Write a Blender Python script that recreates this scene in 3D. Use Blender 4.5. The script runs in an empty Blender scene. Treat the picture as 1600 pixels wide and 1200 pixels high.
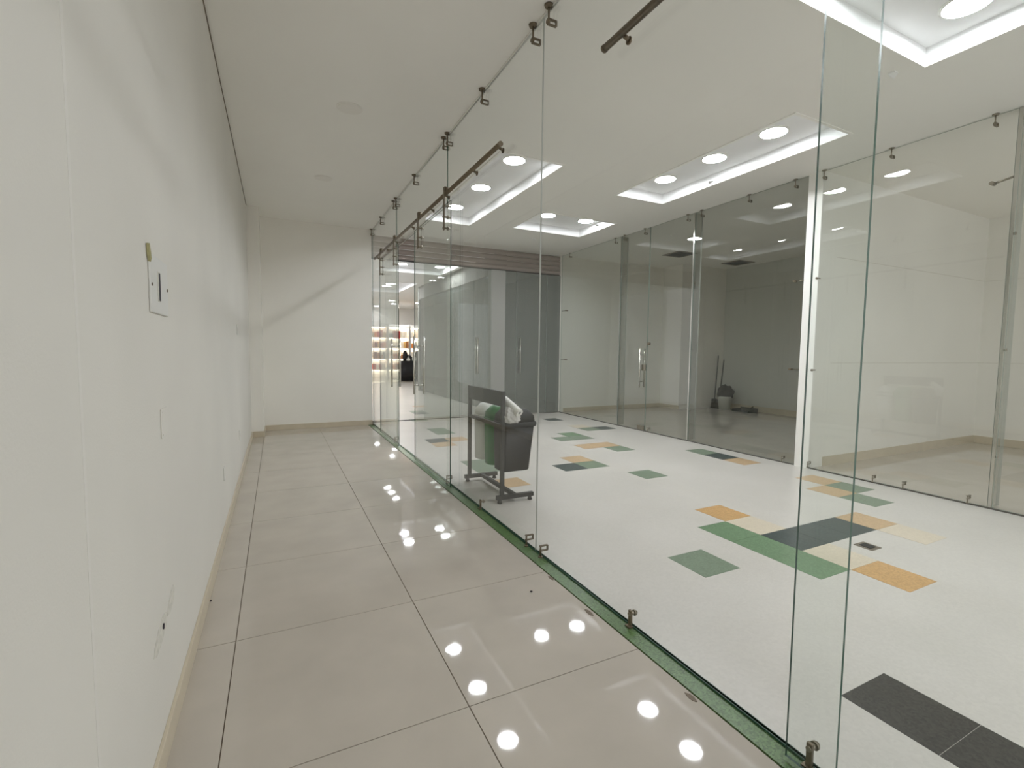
import bpy, bmesh, math, random
from mathutils import Matrix, Vector
random.seed(7)
C = bpy.context.scene.collection
S = bpy.context.scene

# ------------------------------------------------------------------ camera
cam_d = bpy.data.cameras.new('camera'); cam = bpy.data.objects.new('camera', cam_d); C.objects.link(cam)
cam_d.sensor_width = 36.0; cam_d.lens = 743.334/1600*36; cam_d.clip_start = 0.02
yaw, pitch, roll = 0.4597, -0.0686, 0.0114
fw = Vector((math.sin(yaw)*math.cos(pitch), math.cos(yaw)*math.cos(pitch), math.sin(pitch)))
r0 = Vector((math.cos(yaw), -math.sin(yaw), 0)); u0 = r0.cross(fw)
rt = r0*math.cos(roll)+u0*math.sin(roll); up = u0*math.cos(roll)-r0*math.sin(roll)
M = Matrix.Identity(4)
for i in range(3):
    M[i][0], M[i][1], M[i][2] = rt[i], up[i], -fw[i]
M[0][3], M[1][3], M[2][3] = 0.3418, 0.0, 1.2916
cam.matrix_world = M
S.camera = cam

# ------------------------------------------------------------------ world, exposure
w = bpy.data.worlds.new('world'); S.world = w; w.use_nodes = True
w.node_tree.nodes['Background'].inputs[0].default_value = (1.0, 1.0, 1.0, 1)
w.node_tree.nodes['Background'].inputs[1].default_value = .5   # daylight reaching in from the open mall behind the viewpoint
S.view_settings.view_transform = 'Standard'; S.view_settings.look = 'None'
S.view_settings.gamma = 1.0; S.view_settings.use_curve_mapping = False
S.view_settings.exposure = 1.0
LAMP = 60.0                    # strength of the LED downlights
S.cycles.max_bounces = 14; S.cycles.diffuse_bounces = 8; S.cycles.glossy_bounces = 6
S.cycles.transparent_max_bounces = 40; S.cycles.use_denoising = True
S.cycles.caustics_reflective = False; S.cycles.sample_clamp_indirect = 6.0

H, W, F, D = 3.3, 1.8227, 5.756, 8.36      # ceiling, shopfront plane, opposite shopfront plane, back wall
EY = 8.65                                   # glazed end of the mall corridor

# ------------------------------------------------------------------ materials
def lin(c):
    return tuple(((v/255)/12.92 if v/255 <= .04045 else ((v/255+.055)/1.055)**2.4) for v in c)
def base(name):
    m = bpy.data.materials.new(name); m.use_nodes = True
    nt = m.node_tree; return m, nt, nt.nodes['Principled BSDF'], nt.nodes, nt.links
def mat(name, rgb, rough=.5, metal=0, var=0.0, scale=8, bump=0.0, bscale=60, spec=.5, detail=4, coords='Object'):
    m, nt, p, N, L = base(name)
    c = lin(rgb)
    p.inputs['Base Color'].default_value = (*c, 1); p.inputs['Roughness'].default_value = rough
    p.inputs['Metallic'].default_value = metal; p.inputs['Specular IOR Level'].default_value = spec
    tc = N.new('ShaderNodeNewGeometry')
    if var > 0:
        n = N.new('ShaderNodeTexNoise'); n.inputs['Scale'].default_value = scale; n.inputs['Detail'].default_value = detail
        L.new(tc.outputs['Position'], n.inputs['Vector'])
        r = N.new('ShaderNodeValToRGB')
        r.color_ramp.elements[0].position = .3; r.color_ramp.elements[1].position = .7
        r.color_ramp.elements[0].color = (*[v*(1-var) for v in c], 1)
        r.color_ramp.elements[1].color = (*[min(1, v*(1+var)) for v in c], 1)
        L.new(n.outputs['Fac'], r.inputs['Fac']); L.new(r.outputs['Color'], p.inputs['Base Color'])
    if bump > 0:
        n2 = N.new('ShaderNodeTexNoise'); n2.inputs['Scale'].default_value = bscale; n2.inputs['Detail'].default_value = 3
        L.new(tc.outputs['Position'], n2.inputs['Vector'])
        b = N.new('ShaderNodeBump'); b.inputs['Strength'].default_value = bump; b.inputs['Distance'].default_value = .004
        L.new(n2.outputs['Fac'], b.inputs['Height']); L.new(b.outputs['Normal'], p.inputs['Normal'])
    return m
def emit(name, rgb, s):
    m, nt, p, N, L = base(name)
    p.inputs['Base Color'].default_value = (.9, .9, .9, 1)
    p.inputs['Emission Color'].default_value = (*rgb, 1); p.inputs['Emission Strength'].default_value = s
    return m
def glass(name, tint, f0=.04, haze=0.0):
    m = bpy.data.materials.new(name); m.use_nodes = True
    nt = m.node_tree; N = nt.nodes; L = nt.links; N.clear()
    out = N.new('ShaderNodeOutputMaterial'); mix = N.new('ShaderNodeMixShader')
    t = N.new('ShaderNodeBsdfTransparent'); t.inputs[0].default_value = (*tint, 1)
    g = N.new('ShaderNodeBsdfGlossy'); g.inputs['Roughness'].default_value = 0.0; g.inputs[0].default_value = (1, 1, 1, 1)
    lw = N.new('ShaderNodeLayerWeight'); lw.inputs[0].default_value = .5
    pw = N.new('ShaderNodeMath'); pw.operation = 'POWER'; pw.inputs[1].default_value = 5
    ma = N.new('ShaderNodeMath'); ma.operation = 'MULTIPLY_ADD'; ma.inputs[1].default_value = 1-f0; ma.inputs[2].default_value = f0
    L.new(lw.outputs['Facing'], pw.inputs[0]); L.new(pw.outputs[0], ma.inputs[0]); L.new(ma.outputs[0], mix.inputs[0])
    src = t
    if haze > 0:      # fine dust film on the pane
        d = N.new('ShaderNodeBsdfDiffuse'); d.inputs[0].default_value = (.6, .62, .58, 1)
        m2 = N.new('ShaderNodeMixShader'); m2.inputs[0].default_value = haze
        L.new(t.outputs[0], m2.inputs[1]); L.new(d.outputs[0], m2.inputs[2]); src = m2
    L.new(src.outputs[0], mix.inputs[1]); L.new(g.outputs[0], mix.inputs[2]); L.new(mix.outputs[0], out.inputs[0])
    return m
def terrazzo(name, rgb, var, scale, rough, spec=.5):
    m, nt, p, N, L = base(name); c = lin(rgb)
    g = N.new('ShaderNodeNewGeometry')
    v = N.new('ShaderNodeTexVoronoi'); v.inputs['Scale'].default_value = scale
    n = N.new('ShaderNodeTexNoise'); n.inputs['Scale'].default_value = 1.3; n.inputs['Detail'].default_value = 5
    L.new(g.outputs['Position'], v.inputs['Vector']); L.new(g.outputs['Position'], n.inputs['Vector'])
    r = N.new('ShaderNodeValToRGB')
    r.color_ramp.elements[0].color = (*[x*(1-var) for x in c], 1); r.color_ramp.elements[1].color = (*[min(1, x*(1+var)) for x in c], 1)
    sep = N.new('ShaderNodeSeparateColor'); L.new(v.outputs['Color'], sep.inputs[0])
    L.new(sep.outputs[0], r.inputs['Fac'])
    r2 = N.new('ShaderNodeValToRGB'); r2.color_ramp.elements[0].position = .35; r2.color_ramp.elements[1].position = .68
    r2.color_ramp.elements[0].color = (.92, .92, .91, 1); r2.color_ramp.elements[1].color = (1, 1, 1, 1)
    L.new(n.outputs['Fac'], r2.inputs['Fac'])
    mx = N.new('ShaderNodeMix'); mx.data_type = 'RGBA'; mx.blend_type = 'MULTIPLY'; mx.inputs['Factor'].default_value = 1
    L.new(r.outputs['Color'], mx.inputs['A']); L.new(r2.outputs['Color'], mx.inputs['B'])
    L.new(mx.outputs['Result'], p.inputs['Base Color'])
    p.inputs['Roughness'].default_value = rough; p.inputs['Specular IOR Level'].default_value = spec
    return m

MAT = dict(
 wall=mat('wall_paint', (236, 234, 229), .75, var=.025, scale=1.2, bump=.12, bscale=140),
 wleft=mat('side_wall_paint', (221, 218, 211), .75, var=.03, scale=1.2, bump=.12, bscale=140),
 back=mat('back_wall_paint', (237, 234, 227), .75, var=.025, scale=1.0, bump=.1, bscale=140),
 ceil=mat('ceiling_paint', (241, 239, 234), .85, var=.015, scale=.9, bump=.06, bscale=160),
 coffer=mat('coffer_paint', (240, 240, 240), .7, var=.01),
 tile=mat('polished_porcelain', (188, 180, 169), .035, var=.055, scale=3.2, spec=.5, detail=8),
 joint=mat('tile_joint', (120, 108, 94), .8),
 base=mat('baseboard_tile', (202, 191, 170), .3, var=.05, scale=6),
 green=terrazzo('green_threshold_stone', (88, 116, 70), .35, 160, .3),
 terr=terrazzo('white_terrazzo', (201, 197, 190), .035, 90, .32, .4),
 t_sage=terrazzo('sage_terrazzo', (119, 135, 115), .14, 110, .32),
 t_green=terrazzo('green_terrazzo', (108, 136, 104), .16, 110, .32),
 t_navy=terrazzo('slate_terrazzo', (64, 75, 74), .22, 110, .32),
 t_char=terrazzo('charcoal_terrazzo', (60, 58, 54), .35, 120, .35),
 t_tan=terrazzo('ochre_terrazzo', (196, 158, 108), .14, 110, .32),
 t_tan2=terrazzo('pale_ochre_terrazzo', (192, 164, 128), .12, 110, .32),
 t_cream=terrazzo('cream_terrazzo', (207, 196, 176), .06, 110, .32),
 glass=glass('clear_green_glass', (.98, .989, .983), f0=.015),
 leaf=glass('door_glass', (.965, .982, .973), f0=.015),
 glassA=glass('dimmed_shop_glass', (.90, .91, .90)),  # grey tint puts the unlit shop's dimness into the glass
 glassA2=glass('dimmed_green_shop_glass', (.955, .97, .96)),  # fainter tint for the shop's brighter end, dimness again in the glass
 glassB=glass('shop_glass', (.985, .988, .98)),
 glassE=glass('end_glass', (.84, .86, .84), haze=.035, f0=.02),
 glassD=glass('dark_shop_glass', (.62, .64, .63), haze=.12),
 fin=glass('glass_fin', (.80, .80, .77), haze=.10),
 edge=mat('glass_edge', (58, 92, 78), .25),
 edge2=mat('door_glass_edge', (48, 74, 64), .25),
 edgel=mat('glass_edge_pale', (150, 165, 155), .25),
 brass=mat('aged_steel', (118, 106, 88), .4, .5, var=.15, scale=40),
 steel=mat('brushed_steel', (150, 142, 128), .3, .9, var=.08, scale=60),
 chrome=mat('polished_steel', (205, 203, 196), .18, .95),
 silicone=mat('silicone_joint', (205, 206, 200), .5),
 white=mat('white_plastic', (225, 224, 218), .4),
 dark=mat('dark_slot', (38, 32, 40), .6),
 olive=mat('chipped_plaster', (172, 166, 124), .9),
 patch=mat('plaster_patch', (212, 209, 200), .95, var=.12, scale=50, bump=.4, bscale=90),
 cover=mat('lamp_cover', (234, 231, 225), .6),
 frame=mat('stand_paint', (44, 44, 42), .5, .2),
 plate=mat('stand_header', (40, 44, 41), .55),
 bblack=mat('black_bin_plastic', (22, 22, 21), .45, spec=.3),
 bgreen=mat('green_bin_plastic', (12, 108, 42), .32),
 bwhite=mat('white_bin_plastic', (214, 216, 210), .38),
 bag=mat('crumpled_bag', (206, 204, 200), .35, bump=.9, bscale=26),
 shutter=mat('shutter_slat', (160, 148, 142), .45, .2),
 track=mat('dark_threshold', (96, 92, 86), .5, .3),
 darkwall=mat('shaded_shop_paint', (206, 206, 200), .8),  # dark shop's missing light put into a greyer wall paint
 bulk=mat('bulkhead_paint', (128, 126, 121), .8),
 pier=mat('pier_paint', (152, 152, 147), .8),
 plate2=mat('cover_plate_plastic', (218, 217, 213), .5),
 seam=mat('seam_filler', (225, 222, 216), .7),
 dgrey=mat('dark_goods', (18, 17, 19), .6),
 grille=mat('dark_grille', (70, 76, 74), .6),
 lamp=emit('led_diffuser', (.93, .95, 1.0), LAMP),
 shoplamp=emit('shop_strip_light', (1.0, .90, .72), 9.0),
 shoplamp2=emit('shop_shelf_light', (1.0, .82, .58), 3.2),
)

# ------------------------------------------------------------------ mesh helpers
def bm_box(bm, x0, x1, y0, y1, z0, z1, mi=0):
    v = [bm.verts.new(p) for p in ((x0,y0,z0),(x1,y0,z0),(x1,y1,z0),(x0,y1,z0),(x0,y0,z1),(x1,y0,z1),(x1,y1,z1),(x0,y1,z1))]
    fs = []
    for q in ((0,3,2,1),(4,5,6,7),(0,1,5,4),(1,2,6,5),(2,3,7,6),(3,0,4,7)):
        f = bm.faces.new([v[i] for i in q]); f.material_index = mi; fs.append(f)
    return v, fs
def bm_tube(bm, a, b, r, n=12, r2=None, caps=True, mi=0):
    a, b = Vector(a), Vector(b); d = (b-a).normalized()
    s = d.cross(Vector((0,0,1)) if abs(d.z) < .9 else Vector((1,0,0))).normalized(); t = d.cross(s)
    r2 = r if r2 is None else r2
    A = [bm.verts.new(a+(s*math.cos(k*2*math.pi/n)+t*math.sin(k*2*math.pi/n))*r) for k in range(n)]
    B = [bm.verts.new(b+(s*math.cos(k*2*math.pi/n)+t*math.sin(k*2*math.pi/n))*r2) for k in range(n)]
    for k in range(n):
        f = bm.faces.new((A[k], A[(k+1)%n], B[(k+1)%n], B[k])); f.smooth = True; f.material_index = mi
    if caps:
        bm.faces.new(A[::-1]).material_index = mi; bm.faces.new(B).material_index = mi
def bm_path(bm, pts, r, n=8):
    for a, b in zip(pts, pts[1:]): bm_tube(bm, a, b, r, n)
def obj(name, bm, mats, parent=None, bevel=0, origin=None):
    bmesh.ops.recalc_face_normals(bm, faces=bm.faces)
    me = bpy.data.meshes.new(name)
    if origin is not None: bmesh.ops.translate(bm, verts=bm.verts, vec=-Vector(origin))
    bm.to_mesh(me); bm.free()
    for m in (mats if isinstance(mats, (list, tuple)) else [mats]): me.materials.append(MAT[m])
    o = bpy.data.objects.new(name, me); C.objects.link(o)
    if origin is not None: o.location = origin
    if parent is not None:
        o.parent = parent
        o.matrix_parent_inverse = Matrix.Translation(-abs_loc(parent))
    if bevel:
        b = o.modifiers.new('bevel', 'BEVEL'); b.width = bevel; b.segments = 2; b.limit_method = 'ANGLE'
    return o
def abs_loc(o):
    # every parent here is unrotated, and children are built in world coordinates
    return Vector(o.location)
def box(name, x0, x1, y0, y1, z0, z1, m, parent=None, bevel=0, local=False):
    bm = bmesh.new(); bm_box(bm, x0, x1, y0, y1, z0, z1)
    org = ((x0+x1)/2, (y0+y1)/2, z0) if local else None
    return obj(name, bm, m, parent, bevel, org)
def tube(name, a, b, r, m, parent=None, n=14, r2=None):
    bm = bmesh.new(); bm_tube(bm, a, b, r, n, r2); return obj(name, bm, m, parent)
def tag(o, label, cat, group=None, kind=None):
    o['label'] = label; o['category'] = cat
    if group: o['group'] = group
    if kind: o['kind'] = kind
    return o
def thing(name, loc, label, cat, group=None, kind=None):
    o = bpy.data.objects.new(name, None); C.objects.link(o); o.location = loc; o.empty_display_size = .1
    return tag(o, label, cat, group, kind)
def struct(o, label, cat): return tag(o, label, cat, None, 'structure')

# ------------------------------------------------------------------ floor of our unit: polished tiles
fl = struct(box('floor', 0, W, -1.8, D, -.06, -.004, 'joint'), 'beige polished porcelain tile floor of the empty shop unit', 'floor')
xs = [0.0, .1554, .9455, 1.735]
ys = [1.5395+.805*k for k in range(-6, 9)]; ys = [y for y in ys if y > -1.8]; ys.insert(0, -1.8); ys.append(D)
ys = [y for y in ys if y <= D]
for i in range(3):
    for j in range(len(ys)-1):
        g = .0018
        bm = bmesh.new(); bm_box(bm, xs[i]+g, xs[i+1]-g, ys[j]+g, ys[j+1]-g, -.012, 0)
        obj('floor_tile', bm, 'tile', fl, .0008)
bm = bmesh.new(); bm_box(bm, 1.737, W+.012, -1.8, D, -.05, .004)
struct(obj('trim_1', bm, 'green'), 'speckled green stone threshold strip under the shopfront glass', 'threshold')
bm = bmesh.new(); bm_box(bm, W-.008, W+.008, -1.8, D, .004, .012)
struct(obj('trim_2', bm, 'edge'), 'thin dark channel along the foot of the shopfront glass', 'channel')
# mortar smears beside the threshold and grit on the floor
for x, y, r in ((1.709,1.871,.035),(1.714,1.223,.030),(1.724,2.26,.028)):
    bm = bmesh.new(); n = 10
    vs = [bm.verts.new((x+math.cos(a)*r*.35*random.uniform(.8,1.1), y+math.sin(a)*r*random.uniform(.8,1.1), .0015)) for a in [k*2*math.pi/n for k in range(n)]]
    f = bm.faces.new(vs); e = bmesh.ops.extrude_face_region(bm, geom=[f])
    for v in e['geom']:
        if isinstance(v, bmesh.types.BMVert): v.co.z = .0001
    obj('mortar_smear', bm, 'joint', fl)
for x, y in ((1.546, 2.17), (.014, 2.78)):
    bm = bmesh.new(); bmesh.ops.create_icosphere(bm, subdivisions=1, radius=.008, matrix=Matrix.Translation((x, y, .005)))
    for v in bm.verts: v.co.z = .004+(v.co.z-.005)*.5
    obj('grit', bm, 'dark', fl)

# ------------------------------------------------------------------ walls of our unit
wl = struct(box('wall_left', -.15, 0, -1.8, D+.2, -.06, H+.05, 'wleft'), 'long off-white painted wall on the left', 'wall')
box('plaster_seam', 0, .0006, 1.186, 1.200, .09, H, 'seam', wl)
box('shadow_gap', 0, .006, -1.8, 7.78, H-.008, H-.002, 'joint', wl)
wb = struct(box('wall_back', 0, W-.012, D, D+.2, -.06, H+.02, 'back'), 'cream painted wall closing the far end of the unit', 'wall')
box('corner_pier', 0, .155, 7.80, D, 0, H, 'back', wb)
bl = struct(box('baseboard_left', 0, .012, -1.8, 7.79, 0, .085, 'base', bevel=.002), 'beige tile skirting along the left wall', 'baseboard')
bb = struct(box('baseboard_back', .167, W-.02, D-.012, D, 0, .085, 'base', bevel=.002), 'beige tile skirting along the back wall', 'baseboard')
box('pier_skirting', .012, .167, 7.788, 7.80, 0, .085, 'base', bb, .002)
box('pier_skirting', .155, .167, 7.80, D-.012, 0, .085, 'base', bb, .002)

# ------------------------------------------------------------------ ceiling with light coffers
COF = [(2.9, 4.42, -1.2, 1.83), (4.27, 5.04, 2.66, 4.99), (2.42, 3.15, 4.5, 7.28), (3.83, 5.12, 6.1, 7.07),
       (2.6, 4.30, 9.6, 12.4), (3.0, 4.2, 14.3, 16.9)]
def holed(name, x0, x1, y0, y1, z, holes, m):
    X = sorted({x0, x1, *[v for h in holes for v in h[:2]]}); Y = sorted({y0, y1, *[v for h in holes for v in h[2:]]})
    bm = bmesh.new(); cache = {}
    def V(x, y):
        if (x, y) not in cache: cache[(x, y)] = bm.verts.new((x, y, z))
        return cache[(x, y)]
    for i in range(len(X)-1):
        for j in range(len(Y)-1):
            cx, cy = (X[i]+X[i+1])/2, (Y[j]+Y[j+1])/2
            if any(h[0] < cx < h[1] and h[2] < cy < h[3] for h in holes): continue
            bm.faces.new((V(X[i],Y[j]), V(X[i],Y[j+1]), V(X[i+1],Y[j+1]), V(X[i+1],Y[j])))
    return obj(name, bm, m)
ce = struct(holed('ceiling', -.15, 10.4, -1.8, 19.3, H, COF, 'ceil'), 'off-white plaster ceiling with recessed light coffers', 'ceiling')
for x0, x1, y0, y1 in COF:
    bm = bmesh.new(); t = .02; d = .12
    bm_box(bm, x0-t, x1+t, y0-t, y1+t, H+d, H+d+t)
    for b in ((x0-t, x0, y0-t, y1+t), (x1, x1+t, y0-t, y1+t), (x0, x1, y0-t, y0), (x0, x1, y1, y1+t)):
        bm_box(bm, *b, H+.0005, H+d)
    obj('light_coffer', bm, 'coffer', ce)
    bm = bmesh.new(); l = .025      # narrow stepped lip around the opening
    for b in ((x0-l, x0, y0-l, y1+l), (x1, x1+l, y0-l, y1+l), (x0, x1, y0-l, y0), (x0, x1, y1, y1+l)):
        bm_box(bm, *b, H-.008, H)
    obj('coffer_lip', bm, 'ceil', ce)
for x, y, r in ((.93, 4.30, .105), (.88, 6.15, .10)):   # blanked-off lamp openings
    bm = bmesh.new(); bm_tube(bm, (x, y, H-.004), (x, y, H-.0005), r, 32); bm_tube(bm, (x, y, H-.007), (x, y, H-.003), r*.86, 32)
    obj('blanking_cover', bm, 'cover', ce)
struct(box('trim_3', W-.009, W+.009, -1.8, D, H-.012, H, 'white'), 'thin white channel where the shopfront glass meets the ceiling', 'channel')
# peeled paint flakes at coffer corners
for x, y, rz in ((4.33, 1.98, .4), (4.93, 4.1, 1.0), (4.93, 6.3, .8), (4.5, 7.6, .2)):
    bm = bmesh.new()
    pts = [(-.05,-.012), (.0,-.03), (.06,-.004), (.02,.02), (-.03,.025)]
    vs = [bm.verts.new((x+a*math.cos(rz)-b*math.sin(rz), y+a*math.sin(rz)+b*math.cos(rz), H-.004-abs(a)*.15)) for a, b in pts]
    f = bm.faces.new(vs); e = bmesh.ops.extrude_face_region(bm, geom=[f])
    for v in e['geom']:
        if isinstance(v, bmesh.types.BMVert): v.co.z = H-.0005
    obj('paint_flake', bm, 'coffer', ce)

# ------------------------------------------------------------------ downlights (each one a lamp with diffuser and trim)
def downlight(x, y, label, z=H+.12, r=.118):
    t = thing('ceiling_light', (x, y, z-.012), label, 'light', 'round downlights')
    bm = bmesh.new(); n = 40
    ring = []
    for rr, zz in ((r+.016, z), (r+.016, z-.008), (r+.004, z-.014), (r, z-.014), (r, z-.004)):
        ring.append([bm.verts.new((x+rr*math.cos(k*2*math.pi/n), y+rr*math.sin(k*2*math.pi/n), zz)) for k in range(n)])
    for a, b in zip(ring, ring[1:]):
        for k in range(n): bm.faces.new((a[k], a[(k+1)%n], b[(k+1)%n], b[k])).smooth = True
    obj('trim_ring', bm, 'white', t)
    bm = bmesh.new(); bm_tube(bm, (x, y, z-.012), (x, y, z-.003), r, n)
    obj('diffuser', bm, 'lamp', t)
LIGHTS = [
 (4.12, 1.50, 'bright round downlight at the top right corner in the big near coffer'),
 (3.25, 1.50, 'round downlight in the big near coffer, left of the corner one'),
 (4.12, -.10, 'round downlight in the big near coffer beyond the right edge'),
 (3.25, -.10, 'round downlight in the big near coffer beside the viewpoint'),
 (4.66, 3.13, 'nearest and largest of three downlights in the right-hand coffer'),
 (4.66, 3.82, 'middle one of three downlights in the right-hand coffer'),
 (4.65, 4.54, 'farthest of three downlights in the right-hand coffer'),
 (2.76, 4.89, 'nearest of three downlights above the open glass door rail end'),
 (2.77, 5.88, 'middle of three downlights above the waste bins'),
 (2.75, 6.84, 'farthest of three downlights, seen behind the glass door hanger'),
 (4.18, 6.56, 'left one of the two downlights in the small far coffer'),
 (4.88, 6.54, 'right one of the two downlights in the small far coffer'),
 (3.17, 11.3, 'hidden left downlight just behind the roller shutter'),
 (3.18, 11.9, 'left downlight seen under the shutter through the open glass doorway'),
 (4.12, 11.3, 'hidden right downlight just behind the roller shutter'),
 (4.12, 11.85, 'right downlight seen under the shutter beside the sliding door handle'),
 (3.65, 14.9, 'nearest small downlight in the farthest coffer'),
 (3.65, 15.6, 'middle small downlight in the farthest coffer'),
 (3.65, 16.2, 'most distant small downlight in the farthest coffer')]
for x, y, l in LIGHTS: downlight(x, y, l)

# ------------------------------------------------------------------ mall corridor floor with inlaid colour tiles
fc = struct(box('floor_corridor', W+.012, F, -1.8, 19.3, -.06, 0, 'terr'), 'white terrazzo floor of the mall corridor with coloured inlays', 'floor')
GX = lambda i: 2.24+.2955*i
GY = lambda j: 1.585+.3*j
INL = [(0,-3,'t_char'),(0,-4,'t_char'),(0,-5,'t_char'),(4,-1,'t_tan'),(1,1,'t_sage'),(3,0,'t_green'),(3,1,'t_green'),(3,2,'t_green'),
 (4,1,'t_navy'),(5,1,'t_navy'),(6,1,'t_navy'),(4,3,'t_tan'),(4,2,'t_cream'),(4,0,'t_cream'),(7,1,'t_tan'),(7,0,'t_cream'),
 (10,4,'t_tan'),(10,3,'t_sage'),(9,3,'t_tan'),(9,2,'t_sage'),(10,9,'t_sage'),(10,8,'t_navy'),(10,7,'t_tan'),(5,7,'t_sage'),
 (3,9,'t_navy'),(4,9,'t_sage'),(4,10,'t_tan'),(6,12,'t_tan'),(7,12,'t_tan'),(7,11,'t_sage'),(6,14,'t_sage'),(7,14,'t_sage'),(7,15,'t_green'),
 (9,16,'t_sage'),(9,17,'t_cream'),(10,16,'t_navy'),(9,20,'t_navy'),(0,8,'t_tan'),(0,10,'t_sage'),(0,11,'t_sage'),
 (1,18,'t_sage'),(1,19,'t_sage'),(0,16,'t_navy'),(0,15,'t_tan'),(1,16,'t_tan'),(2,26,'t_navy'),(2,27,'t_sage'),(1,23,'t_sage'),(3,30,'t_tan')]
inl_mesh = {}
for i, j, c in INL:
    if c == 't_tan' and j >= 4 or (i, j) in ((9, 3), (7, 1)): c = 't_tan2'      # paler ochre, mostly on the farther tiles
    if c not in inl_mesh:
        bm = bmesh.new(); bm_box(bm, 0, .2935, 0, .298, -.010, .0012)
        me = bpy.data.meshes.new('inlay_tile'); bmesh.ops.recalc_face_normals(bm, faces=bm.faces); bm.to_mesh(me); bm.free(); me.materials.append(MAT[c]); inl_mesh[c] = me
    o = bpy.data.objects.new('inlay_tile', inl_mesh[c]); C.objects.link(o); o.parent = fc; o.location = (GX(i)+.001, GY(j)+.001, 0)
# floor box
bm = bmesh.new(); bm_box(bm, 3.85, 3.965, 1.685, 1.80, 0, .004)
fb = tag(obj('floor_box', bm, 'steel', bevel=.0015, origin=(3.907, 1.742, 0)), 'small square metal socket box set in the white floor', 'floor box')
box('lid', 3.872, 3.943, 1.707, 1.778, .004, .006, 'frame', fb)

# ------------------------------------------------------------------ glazing
def pane_bm(axis, c, a0, a1, z0, z1, t=.010, pale=None):
    bm = bmesh.new()
    v, fs = (bm_box(bm, c-t/2, c+t/2, a0, a1, z0, z1) if axis == 0 else bm_box(bm, a0, a1, c-t/2, c+t/2, z0, z1))
    for k, f in enumerate(fs):
        big = k in ((3, 5) if axis == 0 else (2, 4))
        f.material_index = 0 if big else (0 if pale and k in pale else 1)
    return bm
def pane(name, axis, c, a0, a1, z0, z1, m='glass', parent=None, e='edge', t=.010, pale=None):
    return obj(name, pane_bm(axis, c, a0, a1, z0, z1, t, pale), [m, e, 'silicone'], parent)
def clamp_top(parent, x, y, m='brass', s=1.0):
    bm = bmesh.new(); xx = x-.022
    bm_tube(bm, (xx, y, H-.004), (xx, y, H-.095*s), .006*s, 10)
    r = obj('ceiling_clamp', bm, m, parent)
    bm = bmesh.new(); bm_tube(bm, (xx, y, H-.012*s), (xx, y, H), .024*s, 18, .028*s); obj('flange', bm, m, r)
    bm = bmesh.new()                      # bent strap that hooks round the pane and its bolt
    for z in (H-.078*s, H-.108*s): bm_box(bm, xx-.008, x+.030*s, y-.008*s, y+.008*s, z-.003, z+.003)
    bm_box(bm, x+.026*s, x+.032*s, y-.008*s, y+.008*s, H-.108*s, H-.078*s)
    bm_tube(bm, (xx-.012, y, H-.093*s), (xx+.004, y, H-.093*s), .013*s, 12)
    obj('clip', bm, m, r)
def clamp_bot(parent, x, y, m='brass', s=1.0, z0=.004):
    bm = bmesh.new(); xx = x-.020
    bm_tube(bm, (xx, y, z0), (xx, y, z0+.075*s), .006*s, 10)
    r = obj('floor_clamp', bm, m, parent)
    bm = bmesh.new(); bm_tube(bm, (xx, y, z0), (xx, y, z0+.006), .014*s, 14); obj('foot', bm, m, r)
    bm = bmesh.new()
    for z in (z0+.042*s, z0+.072*s): bm_box(bm, xx-.007, x+.030*s, y-.008*s, y+.008*s, z-.003, z+.003)
    bm_box(bm, x+.026*s, x+.032*s, y-.008*s, y+.008*s, z0+.042*s, z0+.072*s)
    obj('clip', bm, m, r)

def clamp_post(parent, x, y, m='brass', z0=.004):
    bm = bmesh.new(); bm_box(bm, x-.019, x-.006, y-.009, y+.009, z0, z0+.080)
    r = obj('floor_clamp', bm, m, parent, .002)
    bm = bmesh.new(); bm_tube(bm, (x-.022, y, z0+.062), (x+.024, y, z0+.062), .009, 12); bm_tube(bm, (x+.008, y, z0+.062), (x+.016, y, z0+.062), .014, 12)
    obj('bolt', bm, 'steel', r)
    bm = bmesh.new(); bm_box(bm, x-.030, x-.004, y-.016, y+.016, z0, z0+.006); obj('foot', bm, m, r)

def win(n, *a, label='', **k):
    return struct(pane(f'window_{n}', *a, **k), label, 'glass panel')
w1 = win(1, 0, W, .7685, 2.612, .012, H-.012, pale=(1, 4), label='nearest fixed full-height glass panel of the shopfront')
w2 = win(2, 0, W, 2.616, 4.405, .012, H-.012, pale=(1, 2, 4), label='fixed full-height glass panel in front of the waste bins')
w3 = win(3, 0, W, 6.55, D-.01, .012, H-.012, pale=(1,), label='farthest fixed glass panel of the shopfront beside the back wall')
w4 = win(4, 0, W, 4.41, 6.545, 2.66, H-.012, pale=(1,), label='glass transom above the far sliding doors')
w5 = win(5, 0, W, -1.75, .765, 2.66, H-.012, pale=(1,), label='glass transom above the near sliding doors')
for wv, yy in ((w1, (.84, 1.683, 2.52)), (w2, (2.71, 3.52, 4.355))):
    for y in yy:
        clamp_top(wv, W, y)
        (clamp_post if y in (.84, 1.683, 3.52) else clamp_bot)(wv, W, y)
for y in (6.62, 7.5, 8.3): clamp_top(w3, W, y)
for y in (6.62, 8.3): clamp_bot(w3, W, y)
for y in (4.46, 5.54, 6.48): clamp_top(w4, W, y)
for y in (.7, -.4, -1.7): clamp_top(w5, W, y)
# silicone joints between the fixed panes
box('silicone_joint', W-.004, W+.004, 2.612, 2.616, .012, H-.012, 'silicone', w2)

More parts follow.
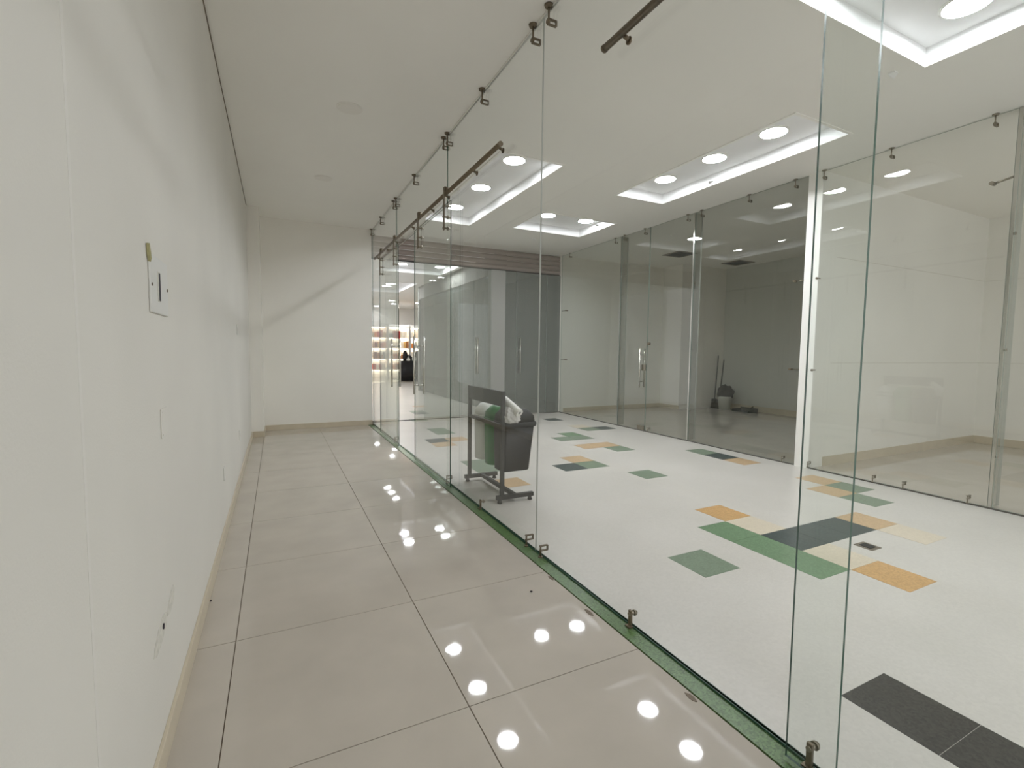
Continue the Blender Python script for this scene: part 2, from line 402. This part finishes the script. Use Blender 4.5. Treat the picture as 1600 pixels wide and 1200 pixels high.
# sliding door rails, standoffs
RX, RZ = W-.05, 2.735
def rail(y0, y1, ys_, label):
    t = thing('sliding_door_rail', (RX, (y0+y1)/2, RZ), label, 'door rail')
    tube('rail_tube', (RX, y0, RZ), (RX, y1, RZ), .017, 'brass', t, 16)
    for y in (y0, y1): tube('end_cap', (RX, y-.006, RZ), (RX, y+.006, RZ), .0185, 'brass', t, 16)
    for y in ys_:
        r = tube('standoff', (RX+.012, y, RZ-.008), (W-.005, y, RZ-.022), .010, 'brass', t, 12)
        tube('washer', (W-.012, y, RZ-.022), (W-.005, y, RZ-.022), .018, 'brass', r, 14)
rail(3.115, 7.85, (3.16, 3.65, 4.34, 4.82, 5.6, 6.45, 7.0, 7.7), 'brushed steel rail carrying the far pair of sliding glass doors')
rail(-1.75, 1.937, (1.81, 1.25, .72, .1, -.6, -1.3), 'brushed steel rail overhead carrying the near sliding glass door')

def leaf(n, y0, y1, hang, hy, label, m='leaf'):
    t = thing(f'door_{n}', (RX, (y0+y1)/2, .02), label, 'glass door', kind='structure')
    pane('pane', 0, RX, y0, y1, .018, 2.64, m, t, 'edge2', t=.009)
    for y in hang:                         # hanger: roller over the rail, strap, three spider bolts
        bm = bmesh.new(); bm_tube(bm, (RX-.016, y, RZ+.034), (RX+.016, y, RZ+.034), .026, 18)
        r = obj('roller', bm, 'brass', t)
        bm = bmesh.new(); bm_box(bm, RX-.026, RX-.019, y-.016, y+.016, 2.40, RZ+.05); obj('strap', bm, 'brass', r)
        for z in (2.62, 2.52, 2.42):
            bm = bmesh.new(); bm_tube(bm, (RX-.034, y, z), (RX+.045, y, z), .008, 10); bm_tube(bm, (RX+.010, y, z), (RX+.022, y, z), .019, 14)
            obj('spider_bolt', bm, 'steel', r)
    for sx, nm in ((-1, 'pull_handle'), (1, 'pull_handle')):
        x = RX+sx*.055
        h = tube(nm, (x, hy, .80), (x, hy, 1.44), .012, 'chrome', t, 14)
        for z in (.90, 1.34): tube('handle_stud', (RX+sx*.006, hy, z), (x, hy, z), .008, 'chrome', h, 10)
leaf(1, 4.165, 5.43, (4.30, 5.20), 5.24, 'clear sliding glass door leaf with pull handle, right of the open doorway')
leaf(2, 6.24, 7.48, (6.40, 7.32), 6.40, 'clear sliding glass door leaf slid back against the far fixed panel')
leaf(3, -.36, .891, (.72, -.2), -.27, 'near sliding glass door leaf overlapping the nearest fixed panel')
leaf(4, -1.62, -.37, (-1.45, -.55), -.46, 'sliding glass door leaf behind the viewpoint')

# ------------------------------------------------------------------ left wall fittings
p = thing('electrical_cover', (0, 1.91, 1.40), 'white rectangular breaker cover plate with dark slot on left wall', 'cover plate')
bm = bmesh.new(); bm_box(bm, 0, .007, 1.785, 2.035, 1.398, 1.578); obj('plate', bm, 'plate2', p, .004)
bm = bmesh.new(); bm_box(bm, .006, .009, 1.872, 1.906, 1.437, 1.532); obj('slot_frame', bm, 'patch', p)
bm = bmesh.new(); bm_box(bm, .008, .0098, 1.884, 1.905, 1.440, 1.529); obj('breaker_slot', bm, 'dark', p)
for y, z in ((1.797, 1.483), (2.022, 1.487)): tube('screw', (.006, y, z), (.0095, y, z), .005, 'brass', p, 10)
bm = bmesh.new()
vs = [bm.verts.new((.0015, y, z)) for y, z in ((1.770,1.600),(1.782,1.603),(1.795,1.578),(1.800,1.560),(1.786,1.548),(1.775,1.565))]
f = bm.faces.new(vs); e = bmesh.ops.extrude_face_region(bm, geom=[f])
for v in e['geom']:
    if isinstance(v, bmesh.types.BMVert): v.co.x = .0085
obj('plaster_chip', bm, 'olive', p)
q = thing('blank_cover', (0, 1.93, .99), 'painted-over blank outlet cover below the breaker plate', 'cover plate')
bm = bmesh.new(); bm_box(bm, 0, .004, 1.875, 1.965, .995, 1.090); obj('plate', bm, 'wleft', q, .0015)
for z in (1.005, 1.080): tube('screw', (.003, 1.89, z), (.0048, 1.89, z), .003, 'patch', q, 8)
q = thing('plaster_patch', (0, 1.83, .37), 'rough grey plaster patch with a hole low on left wall', 'patch')
def blob(name, pts, x, m, par):
    bm = bmesh.new(); vs = [bm.verts.new((0.0002, y, z)) for y, z in pts]; f = bm.faces.new(vs)
    e = bmesh.ops.extrude_face_region(bm, geom=[f])
    for v in e['geom']:
        if isinstance(v, bmesh.types.BMVert): v.co.x = x
    return obj(name, bm, m, par)
blob('upper_smear', [(1.86,.405),(1.90,.395),(1.965,.41),(1.985,.445),(1.97,.462),(1.93,.46),(1.89,.44)], .0022, 'patch', q)
blob('lower_smear', [(1.665,.375),(1.70,.36),(1.78,.37),(1.845,.39),(1.85,.425),(1.80,.44),(1.74,.43),(1.68,.40)], .0018, 'patch', q)
tube('hole_plug', (.0015, 1.79, .408), (.005, 1.79, .408), .009, 'dark', q, 10)
for y, z, hh, l in ((5.38, 1.472, .10, 'small switch plate far along the left wall'), (5.32, .441, .10, 'low outlet plate far along the left wall'), (3.78, .425, .09, 'low painted outlet plate midway along the left wall')):
    q = thing('wall_plate', (0, y, z-hh/2), l, 'wall plate')
    bm = bmesh.new(); bm_box(bm, 0, .006, y-.035, y+.035, z-hh/2, z+hh/2); obj('plate', bm, 'white', q, .002)
    bm = bmesh.new(); bm_box(bm, .006, .0075, y-.004, y+.004, z-.015, z+.018); obj('slot', bm, 'patch', q)

# ------------------------------------------------------------------ opposite shops (A dark, B pale)
struct(box('wall_divider', F+.02, 9.9, 3.29, 3.45, -.06, H, 'wall'), 'white partition wall between the two opposite shops', 'wall')
box('end_face', F-.015, F+.02, 3.29, 3.45, 0, H, 'wall', bpy.data.objects['wall_divider'])
wB = struct(box('wall_right', 9.75, 9.9, -1.8, 3.29, -.06, H, 'wall'), 'white panelled back wall of the pale opposite shop', 'wall')
for z in (1.2, 2.4):
    box('panel_joint', 9.748, 9.751, -1.8, 3.29, z-.003, z+.003, 'patch', wB)
    box('panel_joint', F+.3, 9.75, 3.288, 3.291, z-.003, z+.003, 'patch', bpy.data.objects['wall_divider'])
struct(box('floor_shop_pale', F, 9.9, -1.8, 3.37, -.06, 0, 'tile'), 'beige tile floor of the pale opposite shop', 'floor')
struct(box('floor_shop_dark', F, 10.15, 3.37, 8.9, -.06, 0, 'tile'), 'beige tile floor of the dark opposite shop', 'floor')
struct(box('baseboard_right', 9.735, 9.75, -1.8, 3.29, 0, .11, 'base'), 'beige skirting along the back wall of the pale shop', 'baseboard')
struct(box('baseboard_divider', F+.25, 9.735, 3.277, 3.29, 0, .11, 'base'), 'beige skirting along the partition in the pale shop', 'baseboard')
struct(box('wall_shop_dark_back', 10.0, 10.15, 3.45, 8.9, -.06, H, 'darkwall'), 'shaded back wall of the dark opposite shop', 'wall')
struct(box('wall_shop_dark_side', F-.02, 10.0, EY, EY+.12, -.06, H, 'back'), 'white side wall of the dark opposite shop', 'wall')
struct(box('wall_shop_dark_pier', 8.6, 10.0, 8.05, EY, 0, H, 'back'), 'white boxed pier in the corner of the dark shop', 'wall')
struct(box('baseboard_shop_dark_side', F+.1, 8.6, EY-.012, EY, 0, .09, 'base'), 'beige skirting along the side wall of the dark shop', 'baseboard')
struct(box('baseboard_shop_dark_pier', 8.588, 8.6, 8.04, EY-.012, 0, .09, 'base'), 'beige skirting at the foot of the boxed pier', 'baseboard')
struct(box('baseboard_shop_dark_back', 9.988, 10.0, 3.45, 8.05, 0, .12, 'base'), 'beige skirting along the back wall of the dark shop', 'baseboard')
struct(box('trim_4', F-.012, F+.012, -1.8, EY, 0, .012, 'track'), 'dark threshold line along the opposite shopfronts', 'threshold')

s1 = win(7, 0, F, 6.72, EY-.03, .014, H-.004, label='left fixed glass panel of the dark shop beside its white wall', m='glassA2', e='edgel')
s2 = win(8, 0, F, 5.10, 5.985, .014, H-.004, label='fixed glass panel right of the dark shop door', m='glassA', e='edgel')
s3 = win(9, 0, F, 3.452, 5.07, .014, H-.004, label='wide shade-tinted glass panel of the dark shop', m='glassA', e='edgel')
s4 = win(10, 0, F, 1.765, 3.32, .014, H-.004, label='wide glass panel of the pale shop', m='glassB', e='edgel')
s5 = win(11, 0, F, -1.2, 1.735, .014, H-.004, label='glass panel of the pale shop at the right edge of the picture', m='glassB', e='edgel')
s7 = win(13, 0, F, 5.995, 6.69, 2.62, H-.004, label='glass transom above the dark shop door', m='glassA', e='edgel')
def fin(par, y, d=.13):
    r = pane('glass_fin', 1, y, F+.012, F+.012+d, .014, H-.004, 'fin', par, 'silicone', t=.022)
    box('front_seal', F-.009, F+.012, y-.010, y+.010, .014, H-.004, 'chrome', r)
fin(s1, 6.705); fin(s3, 5.085); fin(s5, 1.75)
for par, yy in ((s1, (6.85, 8.3)), (s2, (5.2,)), (s3, (3.6, 4.2, 4.95)), (s4, (1.9, 2.646, 3.36-.08)), (s7, (6.1, 6.6))):
    for y in yy: clamp_top(par, F, y, 'steel', .85)
for par, yy in ((s3, (3.6,)), (s2, (5.9,)), (s4, (3.29, 2.63, 2.37, 1.89))):
    for y in yy: clamp_bot(par, F, y, 'steel', .9, .012)
def wall_bolt(par, y, z, dy):
    bm = bmesh.new(); bm_tube(bm, (F-.03, y, z), (F+.03, y, z), .012, 12); r = obj('glass_bolt', bm, 'brass', par)
    tube('stem', (F+.012, y, z), (F+.012, y+dy, z), .007, 'steel', r, 10)
for z in (2.15, 1.13): wall_bolt(s1, 8.42, z, .20)
for z in (2.14, 1.12): wall_bolt(s4, 3.30, z, .13); wall_bolt(s3, 3.56, z, -.11)
bm = bmesh.new(); bm_tube(bm, (F+.03, 1.90, 2.745), (F+.03, 1.75, 2.77), .009, 10); bm_tube(bm, (F-.01, 1.90, 2.745), (F+.05, 1.90, 2.745), .016, 12)
obj('spider_arm', bm, 'steel', s5)
for y in (1.75, 5.085, 6.705):
    for z in (.45, 1.35, 2.3):
        bm = bmesh.new(); bm_tube(bm, (F+.02, y-.02, z), (F+.02, y+.02, z), .012, 10)
        obj('fin_bolt', bm, 'steel', {1.75: s5, 5.085: s3, 6.705: s1}[y])
# shop door of the dark shop
dr = thing('door_5', (F, 6.34, .02), 'glass swing door of the dark opposite shop with steel pull bars', 'glass door', kind='structure')
pane('pane', 0, F, 5.995, 6.69, .018, 2.61, 'glassA', dr, 'edgel')
for sx in (-1, 1):
    h = tube('pull_handle', (F+sx*.05, 6.10, .72), (F+sx*.05, 6.10, 1.36), .014, 'chrome', dr, 14)
    for z in (.82, 1.26): tube('handle_stud', (F, 6.10, z), (F+sx*.05, 6.10, z), .009, 'chrome', h, 10)
box('lock', F-.02, F+.02, 6.0, 6.09, 1.00, 1.10, 'steel', dr, .003)
box('patch_fitting', F-.015, F+.015, 6.0, 6.16, .018, .09, 'steel', dr, .003)
tube('lock_knob', (F-.02, 5.955, 1.44), (F+.02, 5.955, 1.44), .022, 'brass', s2, 14)
# ceiling air grilles in the dark shop
for x, y, l in ((7.72, 7.3, 'dark square air grille in the dark shop ceiling, nearer the corridor'), (9.5, 7.35, 'dark square air grille deeper in the dark shop ceiling')):
    t = thing('air_grille', (x, y, H-.015), l, 'air vent', 'ceiling air grilles')
    s = .24
    bm = bmesh.new()
    for b in ((-s,-s+.03,-s,s),(s-.03,s,-s,s),(-s+.03,s-.03,-s,-s+.03),(-s+.03,s-.03,s-.03,s)): bm_box(bm, x+b[0], x+b[1], y+b[2], y+b[3], H-.015, H-.001)
    obj('frame', bm, 'steel', t)
    box('backing', x-s+.03, x+s-.03, y-s+.03, y+s-.03, H-.004, H-.001, 'dark', t)
    for k in range(7):
        yy = y-s+.06+k*.06
        bm = bmesh.new(); v, _ = bm_box(bm, x-s+.03, x+s-.03, yy-.012, yy+.012, H-.011, H-.009)
        for q in v: q.co.z += (q.co.y-yy)*.2
        obj('vane', bm, 'grille', t)
# cleaning things left at the back of the dark shop
t = thing('bucket', (9.6, 7.62, 0), 'pale bucket with a dark rag on top, inside the dark shop', 'bucket')
def lathe(name, prof, x, y, m, par, n=24):
    bm = bmesh.new(); rings = [[bm.verts.new((x+r*math.cos(k*2*math.pi/n), y+r*math.sin(k*2*math.pi/n), z)) for k in range(n)] for r, z in prof]
    for a, b in zip(rings, rings[1:]):
        for k in range(n): bm.faces.new((a[k], a[(k+1)%n], b[(k+1)%n], b[k])).smooth = True
    bm.faces.new(rings[0][::-1]); bm.faces.new(rings[-1])
    return obj(name, bm, m, par)
lathe('pail', [(.12,0),(.15,.28),(.158,.29),(.158,.31),(.145,.31),(.14,.26)], 9.6, 7.62, 'bwhite', t)
bm = bmesh.new(); bmesh.ops.create_icosphere(bm, subdivisions=3, radius=.17, matrix=Matrix.Translation((9.6, 7.62, .40)))
for v in bm.verts:
    d = v.co-Vector((9.6, 7.62, .40)); v.co += d*(.25*math.sin(d.x*37)*math.cos(d.y*31+d.z*23)); v.co.z = max(v.co.z, .27)
for f in bm.faces: f.smooth = True
obj('rag', bm, 'dgrey', t)
for k, (y, lean, l) in enumerate(((7.83, .03, 'broom leaning in the corner of the dark shop, left one'), (7.96, .02, 'broom leaning in the corner of the dark shop, right one'))):
    b = thing('broom', (9.66, y, 0), l, 'broom', 'brooms in the dark shop')
    tube('handle', (9.66, y, .16), (9.66+lean*5, y+lean, 1.15+.1*k), .013, 'plate', b, 10)
    bm = bmesh.new(); v, _ = bm_box(bm, 9.61, 9.71, y-.05, y+.05, .14, .22); obj('head', bm, 'dgrey', b, .01)
    bm = bmesh.new()
    for a in range(9):
        for c in range(4): bm_tube(bm, (9.62+c*.027, y-.045+a*.011, .14), (9.61+c*.035, y-.07+a*.0175, .0), .005, 5)
    o = obj('bristles', bm, 'dgrey', b); o['kind'] = 'stuff'
t = thing('dustpan', (9.75, 7.2, 0), 'flat dark dustpan lying beside the bucket', 'dustpan')
bm = bmesh.new(); bm_box(bm, 9.55, 9.85, 6.95, 7.38, 0, .012); bm_box(bm, 9.83, 9.85, 6.95, 7.38, .012, .09); bm_box(bm, 9.55, 9.83, 6.95, 6.965, .012, .06); bm_box(bm, 9.55, 9.83, 7.365, 7.38, .012, .06)
obj('pan', bm, 'dgrey', t)
tube('handle', (9.84, 7.16, .06), (9.97, 7.16, .10), .012, 'dgrey', t, 10)

# ------------------------------------------------------------------ glazed end of the corridor, mall beyond
struct(box('trim_5', W, F-.02, EY-.02, EY+.02, 0, .010, 'track'), 'dark threshold line under the glazed corridor end', 'threshold')
sh = thing('roller_shutter', (3.8, EY, 2.95), 'raised pinkish-grey roller shutter above the glazed corridor end', 'shutter')
for k in range(4):
    z = H-.005-.098*(k+1)
    bm = bmesh.new(); n = 6
    for (xa, xb) in ((W+.03, F-.03),):
        A = []
        for i in range(n+1):
            a = math.pi*i/n
            A.append((EY+.03-.022*math.sin(a), z+.092*i/n))
        A += [(EY+.034, z+.092), (EY+.034, z)]
        L0 = [bm.verts.new((xa, y, zz)) for y, zz in A]; L1 = [bm.verts.new((xb, y, zz)) for y, zz in A]
        m_ = len(A)
        for i in range(m_): bm.faces.new((L0[i], L0[(i+1)%m_], L1[(i+1)%m_], L1[i]))
        bm.faces.new(L0[::-1]); bm.faces.new(L1)
    obj('slat', bm, 'shutter', sh)
box('bottom_bar', W+.03, F-.03, EY+.012, EY+.04, 2.882, 2.900, 'frame', sh)
struct(box('wall_end_pier', 4.15, 4.45, EY-.01, EY+.16, 0, 2.88, 'pier'), 'grey pier between the corridor end door and the dark corner shop', 'wall')
e2 = win(15, 1, EY, 2.80, 3.36, .012, 2.88, label='middle fixed glass panel of the corridor end', m='glassE', e='edgel')
e3 = win(16, 1, EY, 4.46, 4.70, .012, 2.88, label='narrow fixed glass panel beside the grey pier', m='glassD', e='edgel')
e4 = win(17, 1, EY, 5.42, F-.02, .012, 2.88, label='glass panel of the dark corner shop by the white wall', m='glassD', e='edgel')
for n, x0, x1, hx, l, m in ((6, 3.37, 4.14, 3.85, 'glass swing door left of the grey pier at the corridor end', 'glassE'), (7, 4.71, 5.41, 4.78, 'glass swing door right of the grey pier at the corridor end', 'glassD')):
    t = thing(f'door_{n}', ((x0+x1)/2, EY, .02), l, 'glass door', kind='structure')
    pane('pane', 1, EY, x0, x1, .018, 2.87, m, t, 'edgel')
    for sy in (-1, 1):
        h = tube('pull_handle', (hx, EY+sy*.05, .84), (hx, EY+sy*.05, 1.56), .014, 'chrome', t, 12)
        for z in (.95, 1.45): tube('handle_stud', (hx, EY, z), (hx, EY+sy*.05, z), .009, 'chrome', h, 8)
    tube('hinge', (x0+.03 if n == 7 else x1-.03, EY, .02), (x0+.03 if n == 7 else x1-.03, EY, .10), .018, 'steel', t, 10)
# side shopfront beyond the end wall
SX = 4.46
struct(box('wall_bulkhead', SX-.02, SX+.10, EY+.16, 15.0, 2.9, H, 'bulk'), 'white bulkhead above the dark side shopfront', 'wall')
for k in range(4):
    y0 = EY+.17+k*1.545
    win(18+k, 0, SX, y0, y0+1.53, .012, 2.9, label=f"dark glass panel of the side shopfront beyond the end doors, {['first','second','third','farthest'][k]} from us", m='glassD', e='edgel')
struct(box('wall_side_post', SX-.03, SX+.12, 15.0, 15.12, 0, H, 'pier'), 'grey post at the far corner of the side shopfront', 'wall')
struct(box('floor_corner_shop', F, 9.0, EY+.12, 15.2, -.06, 0, 'terr'), 'floor of the dark corner shop', 'floor')
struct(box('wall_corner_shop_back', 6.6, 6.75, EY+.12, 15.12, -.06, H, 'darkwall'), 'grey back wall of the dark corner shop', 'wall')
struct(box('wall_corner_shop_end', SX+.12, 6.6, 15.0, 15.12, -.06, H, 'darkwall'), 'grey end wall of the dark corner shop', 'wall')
struct(box('wall_mall_right', 8.0, 8.15, 15.12, 19.3, -.06, H, 'wall'), 'white wall on the right of the far mall', 'wall')
struct(box('floor_mall_right', F, 8.0, 15.12, 19.3, -.06, 0, 'terr'), 'terrazzo floor in front of the bright shop', 'floor')

# bright shop far off
struct(box('floor_bright_shop', 1.6, 8.2, 19.3, 25.2, -.06, 0, 'tile'), 'floor of the bright shop far off', 'floor')
struct(box('ceiling_bright_shop', 1.6, 8.2, 19.3, 25.2, 3.45, 3.5, 'ceil'), 'ceiling of the bright shop far off', 'ceiling')
struct(box('wall_bright_shop_back', 1.6, 8.2, 25.0, 25.2, -.06, 3.45, 'wall'), 'back wall of the bright shop far off', 'wall')
struct(box('wall_bright_shop_left', 1.6, 1.75, 19.3, 25.0, -.06, 3.45, 'wall'), 'left wall of the bright shop far off', 'wall')
struct(box('wall_bright_shop_right', 8.05, 8.2, 19.3, 25.0, -.06, 3.45, 'wall'), 'right wall of the bright shop far off', 'wall')
for x, y, l in ((4.9, 21.2, 'small lamp on the ceiling of the bright shop, nearest'), (5.3, 22.6, 'small lamp on the ceiling of the bright shop, middle'), (4.8, 24.2, 'small lamp on the ceiling of the bright shop, deepest'), (6.2, 21.6, 'small lamp on the ceiling of the bright shop, rightmost')):
    downlight(x, y, l, z=3.45, r=.12)
GNAME = ['red', 'yellow', 'cream', 'brown', 'slate', 'orange', 'maroon', 'ivory']
ORD = ['first', 'second', 'third', 'fourth', 'fifth', 'sixth', 'seventh', 'eighth', 'ninth', 'tenth']
GOOD = [(200,60,50),(230,190,120),(240,230,210),(180,120,70),(90,110,120),(235,150,80),(120,60,50),(245,240,225)]
for i, g in enumerate(GOOD): MAT[f'good{i}'] = mat(f'packaging_{i}', g, .5)
gid = 0
ux = [(4.0, 5.0), (5.05, 6.05), (6.1, 7.1)]
for u, (x0, x1) in enumerate(ux):
    Y0 = 22.6
    t = thing('display_shelf', ((x0+x1)/2, Y0, 0), f"{['left','middle','right'][u]} warmly lit display shelf in the distant bright shop", 'shelf')
    for x in (x0, x1-.03): box('side_panel', x, x+.03, Y0, Y0+.4, 0, 2.5, 'wall', t)
    box('back_panel', x0+.03, x1-.03, Y0+.38, Y0+.4, 0, 2.5, 'wall', t)
    for k, z in enumerate((.35, .85, 1.35, 1.85, 2.35)):
        s = box('shelf_board', x0+.03, x1-.03, Y0, Y0+.38, z, z+.03, 'wall', t)
        box('light_strip', x0+.05, x1-.05, Y0+.30, Y0+.34, z-.015, z-.002, 'shoplamp', s)
        if k < 4:
            xx = x0+.06; cnt = 0
            while xx < x1-.14:
                wd, hg = random.uniform(.07, .13), random.uniform(.16, .34)
                if random.random() < .8:
                    ci = random.randrange(8); cnt += 1
                    o = box('goods_box', xx, xx+wd, Y0+.04, Y0+.2, z+.03, z+.03+hg, f'good{ci}', None, .004, local=True)
                    tag(o, f"{GNAME[ci]} package {ORD[cnt-1]} from left on {['lowest','second','third','fourth'][k]} board of {['left','middle','right'][u]} distant lit shelf", 'package', 'products in the bright shop')
                xx += wd+.03
# lit sign panel over the shop
t = thing('shop_sign', (5.1, 21.0, 1.9), 'small red hanging sign in the distant bright shop', 'sign')
box('panel', 4.93, 5.23, 20.98, 21.02, 1.78, 2.12, 'good0', t, .01)
for x in (4.98, 5.18): tube('hanger', (x, 21.0, 2.12), (x, 21.0, 3.45), .006, 'steel', t, 8)
# black-skirted counter with dark goods in front of the shop
t = thing('display_counter', (5.35, 19.7, 0), 'dark skirted counter heaped with black goods before the bright shop', 'counter')
bm = bmesh.new(); n = 48; A = []; B = []
for k in range(n):
    a = k*2*math.pi/n; ca, sa = math.cos(a), math.sin(a); e = 2/5
    px_, py_ = math.copysign(abs(ca)**e, ca), math.copysign(abs(sa)**e, sa); rp = 1+.03*math.sin(a*16)
    A.append(bm.verts.new((5.35+.44*px_*rp, 19.75+.30*py_*rp, .02))); B.append(bm.verts.new((5.35+.40*px_, 19.75+.27*py_, .85)))
for k in range(n): bm.faces.new((A[k], A[(k+1)%n], B[(k+1)%n], B[k])).smooth = True
bm.faces.new(B); bm.faces.new(A[::-1]); obj('skirt', bm, 'dgrey', t)
for k, (x, y, r, z, m, l) in enumerate(((5.12, 19.65, .11, .85, 'dgrey', 'tall narrow black bag at the left end of the far counter'), (5.30, 19.72, .15, .85, 'dgrey', 'black bulging bag in the middle of the far counter'), (5.62, 19.68, .10, .85, 'dgrey', 'tall black bag at the right end of the far counter'), (5.22, 19.52, .08, .85, 'bwhite', 'small white parcel left on the far counter'), (5.47, 19.55, .09, .85, 'bwhite', 'white parcel right on the far counter'))):
    hgt = (.42, .22, .38, .12, .18)[k]
    b = thing('bag', (x, y, z), l, 'bag')
    lathe('body', [(r*.8, z), (r, z+hgt*.3), (r*.9, z+hgt*.7), (r*.4, z+hgt), (r*.15, z+hgt*1.03)], x, y, m, b, 14)
    bm = bmesh.new(); bm_path(bm, [(x+r*.3*math.cos(a), y, z+hgt+.06*math.sin(a)) for a in [math.pi*i/8 for i in range(9)]], .008, 6); obj('handle', bm, m, b)

# ------------------------------------------------------------------ waste bin stand
st = thing('bin_stand', (2.15, 3.98, 0), 'dark grey steel stand with header board holding three bins', 'stand')
PX, PY0, PY1 = 2.04, 3.60, 4.36
for y in (PY0, PY1):
    box('post', PX-.016, PX+.016, y-.016, y+.016, .03, .955, 'frame', st, .002)
    f_ = box('foot_bar', PX-.05, 2.34, y-.018, y+.018, .03, .066, 'frame', st, .002)
    for x in (PX-.02, 2.31): tube('levelling_foot', (x, y, 0), (x, y, .03), .022, 'frame', f_, 14, .014)
box('tie_bar', 2.155, 2.19, PY0+.018, PY1-.018, .032, .064, 'frame', st, .002)
box('header_board', PX-.012, PX+.012, PY0+.016, PY1-.016, .825, .955, 'plate', st, .002)
box('hanging_bar', PX-.012, PX+.012, PY0+.016, PY1-.016, .640, .672, 'frame', st, .002)
def rrect(x0, x1, y0, y1, r, n=5):
    P = []
    for cx, cy, a0 in ((x1-r, y1-r, 0), (x0+r, y1-r, 90), (x0+r, y0+r, 180), (x1-r, y0+r, 270)):
        for k in range(n+1):
            a = math.radians(a0+90*k/n); P.append((cx+r*math.cos(a), cy+r*math.sin(a)))
    return P
def loft(name, secs, m, par):
    bm = bmesh.new(); R_ = [[bm.verts.new((x, y, z)) for x, y in rrect(*s)] for s, z in secs]
    for a, b in zip(R_, R_[1:]):
        k_ = len(a)
        for k in range(k_): bm.faces.new((a[k], a[(k+1)%k_], b[(k+1)%k_], b[k])).smooth = True
    bm.faces.new(R_[0][::-1]); bm.faces.new(R_[-1])
    o = obj(name, bm, m, par)
    return o
def bin_(y0, y1, m, lidm, label, r=.03, flap='bwhite'):
    x0, x1 = PX+.016, 2.37
    t = thing('waste_bin', ((x0+x1)/2, (y0+y1)/2, .26), label, 'bin', 'bins on the stand')
    i = .028
    loft('body', [((x0+.004, x1-.055, y0+i, y1-i, r), .255), ((x0+.004, x1-.05, y0+i-.004, y1-i+.004, r), .265), ((x0+.002, x1-.012, y0+.008, y1-.008, r), .64)], m, t)
    rm = loft('rim', [((x0, x1, y0, y1, r), .642), ((x0, x1+.006, y0-.004, y1+.004, r), .65), ((x0, x1+.006, y0-.004, y1+.004, r), .675), ((x0, x1, y0, y1, r), .682)], m, t)
    ld = loft('lid', [((x0+.006, x1-.004, y0+.004, y1-.004, r), .682), ((x0+.01, x1-.012, y0+.012, y1-.012, r), .735), ((x0+.05, x1-.06, y0+.035, y1-.035, r), .785), ((x0+.10, x1-.12, y0+.06, y1-.06, r*.8), .80)], lidm, t)
    return t, x0, x1, ld
t, x0, x1, ld = bin_(3.60, 3.85, 'bblack', 'bblack', 'black plastic bin, nearest on the stand, with litter on its lid')
t, x0, x1, ld = bin_(3.865, 4.10, 'bgreen', 'bgreen', 'green plastic bin with domed green lid in the middle of the stand', .07)
box('lid_band', x0+.03, x0+.20, 4.075, 4.09, .70, .74, 'bwhite', ld, .004)
t, x0, x1, ld = bin_(4.115, 4.35, 'bwhite', 'bwhite', 'white plastic bin with domed lid at the far end of the stand', .07)
box('lid_opening', x0+.10, x1-.12, 4.20, 4.30, .792, .803, 'patch', ld, .003)
# crumpled bag and cardboard tube stuck on the black bin
bm = bmesh.new(); cc = Vector((2.125, 3.600, .745)); bmesh.ops.create_icosphere(bm, subdivisions=4, radius=1, matrix=Matrix.Translation(cc))
for v in bm.verts:
    d = v.co-cc; k = 1+.16*math.sin(d.x*7+3*d.z)*math.cos(d.y*9)+.08*math.sin(d.z*17+d.x*11)
    v.co = cc+Vector((d.x*.075, d.y*.05, d.z*.085))*k; v.co.y = min(v.co.y, 3.66); v.co.z = max(v.co.z, .684)
for f in bm.faces: f.smooth = True
tag(obj('crumpled_bag', bm, 'bag', origin=(2.135, 3.60, .66)), 'crumpled pale plastic bag bulging from the black bin', 'bag')
bm = bmesh.new(); a = Vector((2.10, 3.70, .875)); b = Vector((2.16, 3.52, .775)); dv = (b-a).normalized()
sv = dv.cross(Vector((0,0,1))).normalized(); tv = dv.cross(sv); n = 24
rs = []
for P, r in ((b-dv*.02, .014), (b, .014), (b, .034), (a, .034), (a, .014), (a+dv*.02, .014)):
    rs.append([bm.verts.new(P+(sv*math.cos(k*2*math.pi/n)+tv*math.sin(k*2*math.pi/n))*r) for k in range(n)])
for q0, q1 in zip(rs, rs[1:]):
    for k in range(n): bm.faces.new((q0[k], q0[(k+1)%n], q1[(k+1)%n], q1[k]))
bm.faces.new(rs[0][::-1]).material_index = 1; bm.faces.new(rs[-1]).material_index = 1
tag(obj('paper_roll', bm, ['white', 'dark'], origin=(2.13, 3.6, .78)), 'white rolled tube sticking out of the black bin', 'paper roll')
